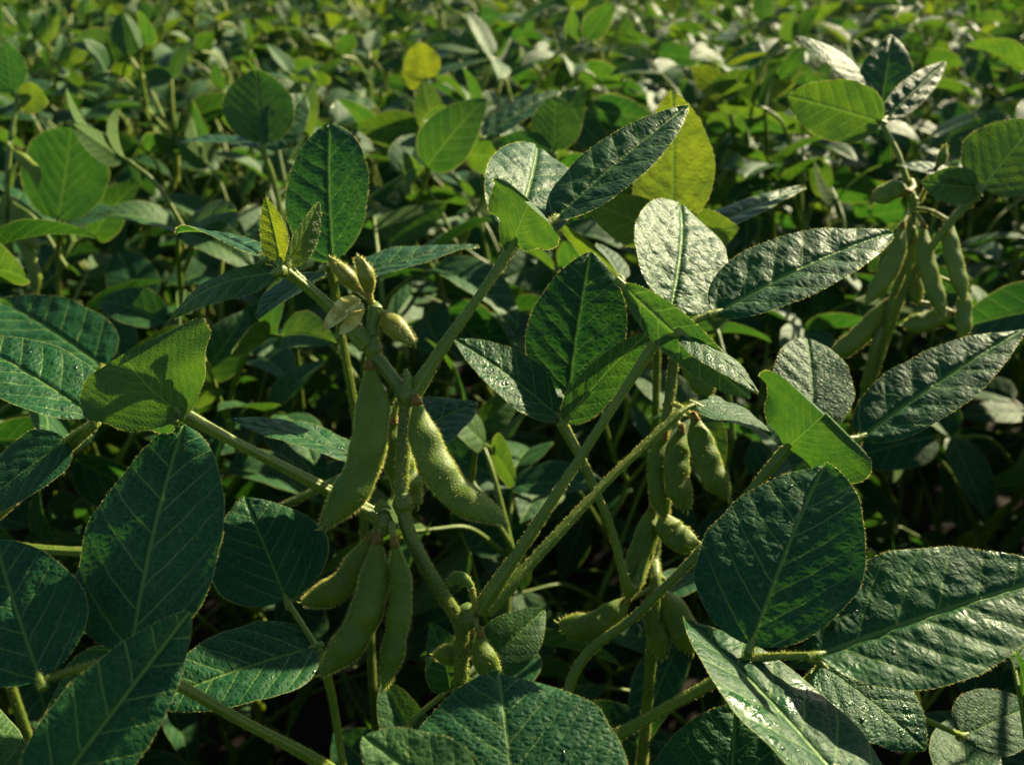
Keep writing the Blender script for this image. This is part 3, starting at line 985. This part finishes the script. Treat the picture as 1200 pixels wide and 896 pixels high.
xj = P(860, 220, 1.02)
X2.stem([X2.base, xj * .5 + X2.base * .5, xj, P(856, 130, 1.0)], .0035, .0022, 0, n=30)
X2.leaf([P(858, 160, 1.0), P(858, 130, 1.0), P(858, 112, 1.0)], .0018, .0015, [
    (858, 108, 1.0, 890, 48, 1.02, 50, (-.35, .3, .88), dict(fold=8, curl=12)),
    (862, 114, 1.0, 932, 98, 1.0, 28, (-.1, .1, -1), dict(fold=-6, curl=16, tint=.95)),
    (853, 112, 1.0, 810, 78, .99, 34, (-.1, .1, -1), dict(fold=-6, curl=16, tint=.5)),
], hair=0)
for pp in (((858, 165, .995), (848, 190, .993), (846, 205, .992), (842, 222, .992), 12, 3), ((862, 160, .995), (878, 182, .993), (884, 196, .992), (890, 210, .992), 12, 2)):
    X2.pod(pp[:4], pp[4], (.2, .1, 1), pp[5], stalk=(858, pp[0][1] - 6, .998), hair=0, mat=M_POD_SUN, n=18, seg=10, calyx=False)
LP = Plant('soybean plant at the left edge with slender yellowish pods hanging from a pale stem', -.46, .80)
lj = P(40, 380, .78)
LP.stem([LP.base, lj * .5 + LP.base * .5, lj, P(14, 300, .76), P(8, 225, .76), P(14, 150, .76)], .0034, .0020, 0, n=40)
for pp in (((12, 235, .755), (24, 262, .753), (34, 280, .752), (46, 292, .752), 15, 3), ((8, 225, .755), (0, 255, .753), (4, 280, .752), (10, 305, .752), 14, 3),
           ((14, 175, .755), (28, 188, .753), (40, 200, .752), (44, 218, .752), 13, 2), ((14, 265, .755), (30, 290, .753), (40, 318, .752), (42, 345, .752), 14, 3)):
    LP.pod(pp[:4], pp[4], (.2, .1, 1), pp[5], stalk=(10, pp[0][1] - 8, .758), hair=.3, mat=M_POD_SUN, n=18, seg=10, calyx=False)
LP.leaf([P(14, 160, .76), P(18, 130, .76), P(20, 112, .76)], .0018, .0014, [
    (20, 108, .76, 62, 96, .775, 46, (.2, .85, .45), dict(fold=6, curl=16)),
    (22, 112, .755, 58, 120, .75, 36, (.4, .2, -1), dict(fold=-6, curl=16, tint=.35)),
    (14, 108, .76, 6, 48, .76, 50, (.3, .2, -1), dict(fold=-6, curl=10)),
], hair=0)
# ------------------------------------------------------------------ the field behind and around
def rot(axis, a):
    return np.array(Matrix.Rotation(a, 4, axis))


def dirn(az, el):
    return np.array([math.cos(az) * math.cos(el), math.sin(az) * math.cos(el), math.sin(el)])


def design_plant(seed, lod, yellow=0.0):
    """components of one field plant about 0.72 m tall: stem, leaves (petiole + leaflets), pods"""
    r = np.random.default_rng(seed)
    hgt = 0.70
    nodes = 14
    zs = np.linspace(0.16, hgt, nodes) ** 1.0
    path = [np.zeros(3)]
    for i, z in enumerate(zs):
        path.append(np.array([0.010 * (-1) ** i + r.normal() * .006, r.normal() * .008, z]))
    seg = (6, 8, 10)[lod]
    stem = tube_md(path, [.0042, .0036, .0018], (12, 26, 50)[lod], seg, 0, 0)
    leaves, pods = [], []
    az0 = r.uniform(0, 6.28)
    ntl, nsl = ((6, 5), (12, 9), (22, 15))[lod]
    for i in range(nodes):
        top = i / (nodes - 1)
        az = az0 + math.pi * i + r.normal() * .5
        pl = (.17 - .09 * top) * r.uniform(.8, 1.15)
        el = R(28 + 34 * top + r.normal() * 10)
        org = path[i + 1]
        d = dirn(az, el)
        e = d * pl + np.array([0, 0, -.05 * pl])
        pet = tube_md([np.zeros(3), d * pl * .5 + np.array([0, 0, .012]), e], [.0024, .0018, .0015], (5, 8, 14)[lod], (4, 6, 8)[lod], 0, 0, cap=lod > 0)
        lfs = []
        young = max(0.0, (top - .80) / .2)
        L0 = (.074 - .024 * young) * (1.0 if lod == 2 else .88) * r.uniform(.88, 1.10) * (1.0 if top > .3 else .85)
        tilt = r.normal(size=3) * .65
        for k, (da, off) in enumerate(((0, .022), (1.25, .004), (-1.25, .004))):
            a2 = az + da + r.normal() * .22
            el2 = R(r.normal() * 22 + (-8 if k == 0 else -2) + 38 * young)
            ld = dirn(a2, el2)
            b = e + dirn(az, el * .4) * off
            nrm = unit(np.array([0, 0, 1.0]) + tilt + r.normal(size=3) * .35)
            L = L0 * (1.08 if k == 0 else 1.0) * r.uniform(.92, 1.06)
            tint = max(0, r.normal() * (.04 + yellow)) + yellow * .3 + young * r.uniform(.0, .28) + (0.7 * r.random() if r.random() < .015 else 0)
            lm = leaf_md(L, L * r.uniform(.50, .64), ntl, nsl, fold=r.uniform(2, 28), curl=r.uniform(5, 48), quilt=(.3, .9, 1.1)[lod],
                         seed=int(r.integers(0, 999)), blunt=r.uniform(-.4, .35), tint=min(1, tint), hair=False)
            lfs.append((lm, frame_matrix(b, b + ld, nrm)))
            if off > .01:
                pet.put(tube_md([e, b], [.0014, .0013], 3, (4, 5, 6)[lod], 0, 0, cap=False))
        leaves.append((pet, org, lfs))
        if 2 <= i <= 7:
            for k in range(int(r.integers(1, 4)) if lod else 1):
                a3 = r.uniform(0, 6.28)
                L = r.uniform(.038, .052)
                h = dirn(a3, 0)
                pts = [np.zeros(3) + h * .003, h * .010 + np.array([0, 0, -.3 * L]), h * .013 + np.array([0, 0, -.65 * L]), h * (.013 + r.uniform(-.006, .012)) + np.array([0, 0, -L])]
                pm = pod_md(pts, r.uniform(.009, .011), np.cross(h, [0, 0, 1]) + r.normal(size=3) * .3, 3, (6, 12, 22)[lod], (5, 8, 12)[lod], 0, beak=False)
                pods.append((pm, org + np.array([0, 0, .004])))
    return stem, leaves, pods


FIELD_MATS = [M_LEAF, M_PALE, M_PALE, M_POD_SUN]


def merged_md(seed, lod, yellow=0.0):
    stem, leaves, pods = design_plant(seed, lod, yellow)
    md = MD()
    md.put(stem, None, [1, 1])
    for pet, org, lfs in leaves:
        T_ = np.eye(4)
        T_[:3, 3] = org
        md.put(pet, T_, [2, 2])
        for lm, M_ in lfs:
            md.put(lm, T_ @ M_, [0, 0])
    for pm, org in pods:
        T_ = np.eye(4)
        T_[:3, 3] = org
        md.put(pm, T_, [3, 3])
    return md


def parted_plant(seed, lod):
    stem, leaves, pods = design_plant(seed, lod)
    root = link('soybean_plant', None)
    root.empty_display_size = .05
    mp = M_PET if lod == 2 else M_PALE  # near stalks darker for the shaded understory, farther ones painted sunlit
    link('stem', stem.mesh('stem', [mp]), root)
    for pet, org, lfs in leaves:
        o = link('leaf', pet.mesh('petiole', [mp]), root, loc=org)
        for lm, M_ in lfs:
            link('leaflet', lm.mesh('leaflet', [M_LEAF]), o, M=M_)
    for pm, org in pods:
        link('pod', pm.mesh('pod', [M_POD_SUN]), root, loc=org)
    return root


def copy_tree(o, parent=None):
    c = o.copy()
    col.objects.link(c)
    c.parent = parent
    for ch in list(o.children):
        copy_tree(ch, c)
    return c


def describe(o, label, group):
    o['label'] = label
    o['category'] = 'soybean plant'
    o['group'] = group


MARKS = ((.0, .38, 'the central podded stem'), (.09, .47, 'the shaded hanging pods'), (-.40, .90, 'the flat squarish backlit leaf'),
         (-.20, .80, 'the round dark upright leaf'), (.13, .60, 'the glowing yellow-green leaf'), (-.135, 1.06, 'the bright yellow young leaf'),
         (.30, .68, 'the sunlit folded leaf crown'), (.25, 1.08, 'the oval leaf with yellow leaflets'), (.06, .86, 'the sloping blue-green leaf'),
         (-.46, .80, 'the pale podded stem at the edge'))
taken = set()


def which_one(x, y):
    for mx, my, what in sorted(MARKS, key=lambda m: np.hypot(m[0] - x, m[1] - y)):
        da, dy = x / y - mx / my, y - my
        side = 'left of' if da < -.05 else 'right of' if da > .05 else ''
        dep = 'behind' if dy > .09 else 'in front of' if dy < -.09 else ''
        far_ = 'well ' if max(abs(dy), abs(x - mx)) > .36 else 'close ' if max(abs(dy), abs(x - mx)) < .17 else ''
        if side and dep:
            rel = far_ + dep.replace(' of', '') + ' and ' + side
        elif side:
            rel = far_ + 'to the ' + side
        elif dep:
            rel = far_ + dep
        else:
            rel = 'beside'
        t = 'leafy green soybean plant ' + rel + ' ' + what
        if t not in taken and len(t.split()) <= 16:
            taken.add(t)
            return t
    return None


manual = [np.array(o.location)[:2] for o in col.objects if o.parent is None and o.name.startswith('soybean_plant')]
spots = []
STEP = .142
fr = np.random.default_rng(21)
yy = .12
while yy < 2.7:
    half = .56 * yy + .26
    xx = -half
    while xx < half:
        spots.append((xx + fr.uniform(-.06, .06), yy + fr.uniform(-.06, .06)))
        xx += STEP
    yy += STEP
spots.sort(key=lambda p: p[1])
NEAR = [parted_plant(100 + i, 2) for i in range(3)]
MID = [parted_plant(200 + i, 1) for i in range(4)]
FAR = [merged_md(300 + i, 1, .16).mesh('soybean_plant', FIELD_MATS) for i in range(5)]  # yellower leaf tint paints a warm glow into the far rows
used = set()
G_MID = 'soybean plants filling the field behind'
G_FAR = 'distant soybean plants in soft blur'
G_LOW = 'low shaded soybean plants'
for i, (x, y) in enumerate(spots):
    dm = min(np.hypot(x - m[0], y - m[1]) for m in manual)
    if dm < .055:
        continue
    if y < 1.05:
        src = NEAR[i % 3]
    elif y < 2.0:
        src = MID[i % 4]
    else:
        src = None
    if abs(x) > .5 * y + .06:
        s_ = fr.uniform(1.0, 1.06) if y > .5 else fr.uniform(.80, .88)
    elif y < .50 and fr.random() < .5:
        continue
    elif y < .30:
        if abs(x) < .1:
            continue
        s_ = fr.uniform(.62, .70)
    elif y < .50:
        s_ = fr.uniform(.68, .78)
    elif y < .72:
        s_ = fr.uniform(.80, .92)
    elif y < 1.0:
        s_ = fr.uniform(.90, 1.02)
    else:
        s_ = fr.uniform(.92, 1.08)
    if src is not None:
        if src.name in used:
            o = copy_tree(src)
        else:
            o = src
            used.add(src.name)
    else:
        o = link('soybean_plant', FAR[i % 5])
    o.location = (x, y, 0)
    o.rotation_euler = (fr.normal() * .06, fr.normal() * .06, fr.uniform(0, 6.28))
    o.scale = (s_ ** .5, s_ ** .5, s_) if s_ < .85 else (s_, s_, s_)
    if y < .50 and s_ < .9:
        describe(o, 'low soybean plant in deep shade below the large front leaves', G_LOW)
    elif y < 2.0:
        describe(o, (which_one(x, y) if y < 1.6 else None) or 'leafy green soybean plant in the crowded rows behind the sharp front plants', G_MID)
    else:
        describe(o, 'small blurred soybean plant in the far rows along the top edge', G_FAR)

# the rest of the crop, past the plants one can tell apart and round about the camera
low = [merged_md(400 + i, 0) for i in range(3)]
crop = MD()
yy = -1.2
while yy < 9.0:
    xx = -1.5 - max(0, yy) * .75
    lim = -xx
    while xx < lim:
        inside = -.02 < yy < 2.7 and abs(xx) < .56 * max(yy, .12) + .30
        if not inside and np.hypot(xx, yy) > .30:
            Mx = np.eye(4)
            a_ = fr.uniform(0, 6.28)
            Mx[:3, :3] = np.array(Matrix.Rotation(a_, 3, 'Z')) * fr.uniform(.92, 1.06)
            Mx[:3, 3] = (xx + fr.uniform(-.07, .07), yy + fr.uniform(-.07, .07), 0)
            crop.put(low[int(fr.integers(0, 3))], Mx)
        xx += .19
    yy += .19
fo = link('soybean_crop', crop.mesh('soybean_crop', FIELD_MATS))
fo['label'] = 'rest of the soybean crop, a mass of green leaves'
fo['category'] = 'crop'
fo['kind'] = 'stuff'

# ------------------------------------------------------------------ ground
gm = MD()
n_ = 60
k_ = np.linspace(-1, 1, n_)
gx, gy = np.meshgrid(np.sign(k_) * np.abs(k_) ** 4 * 600, np.sign(k_) * np.abs(k_) ** 4 * 600, indexing='ij')
gz = -.01 - .02 * vnoise(gx * 3 + 50, gy * 3 + 50)
i_, j_ = np.meshgrid(np.arange(n_ - 1), np.arange(n_ - 1), indexing='ij')
a_ = (i_ * n_ + j_).ravel()
gm.add(np.stack([gx, gy, gz], -1), np.stack([a_, a_ + n_, a_ + n_ + 1, a_ + 1], -1))
go = link('ground', gm.mesh('ground', [M_SOIL]))
go['kind'] = 'structure'
go['label'] = 'dark bare soil under the crop'

# ------------------------------------------------------------------ dew on the leaves
bs = []
for la in (0.0, 0.45, 0.9, 1.3):
    for lo in range(10):
        bs.append((math.cos(la) * math.cos(lo * .6283), math.cos(la) * math.sin(lo * .6283), math.sin(la)))
bs.append((0, 0, 1))
bs = np.array(bs)
dq = [(r_ * 10 + c, r_ * 10 + (c + 1) % 10, (r_ + 1) * 10 + (c + 1) % 10, (r_ + 1) * 10 + c) for r_ in range(3) for c in range(10)]
dt = [(30 + c, 30 + (c + 1) % 10, 40) for c in range(10)]
dbot = [tuple(range(9, -1, -1))]
dm_ = MD()
dr = np.random.default_rng(5)
for grid, amount in DEW:
    nt0, ns0 = grid.shape[:2]
    ctr = [(dr.integers(4, nt0 - 5), dr.integers(4, ns0 - 5)) for _ in range(4)]
    for _ in range(amount):
        if dr.random() < .55:
            c_ = ctr[int(dr.integers(0, 4))]
            i = int(np.clip(c_[0] + dr.normal() * nt0 * .06, 2, nt0 - 3))
            j = int(np.clip(c_[1] + dr.normal() * ns0 * .08, 2, ns0 - 3))
        else:
            i, j = int(dr.integers(3, nt0 - 4)), int(dr.integers(2, ns0 - 3))
        p_ = grid[i, j]
        tx_ = unit(grid[i, j + 1] - grid[i, j - 1])
        ty_ = unit(grid[i + 1, j] - grid[i - 1, j])
        n3 = unit(np.cross(tx_, ty_))
        ty_ = np.cross(n3, tx_)
        a = dr.uniform(0, 6.28)
        rad = min(.00088, np.exp(dr.normal() * .65) * .00050)
        el_ = 1 + (dr.random() < .25) * dr.uniform(.6, 2.2)
        ex, ey = tx_ * math.cos(a) + ty_ * math.sin(a), -tx_ * math.sin(a) + ty_ * math.cos(a)
        wob_ = 1 + .18 * np.cos(np.arctan2(bs[:, 1], bs[:, 0]) * 2 + a)
        v = p_ - n3 * .0001 + (bs[:, :1] * ex * el_ + bs[:, 1:2] * ey) * (rad * wob_)[:, None] + bs[:, 2:] * n3 * rad * .55
        dm_.add(v, dq, dt)
do = link('dew', dm_.mesh('dew', [M_WATER]))
do['kind'] = 'stuff'
do['label'] = 'clear dew drops scattered on the front leaves'
do['category'] = 'dew'
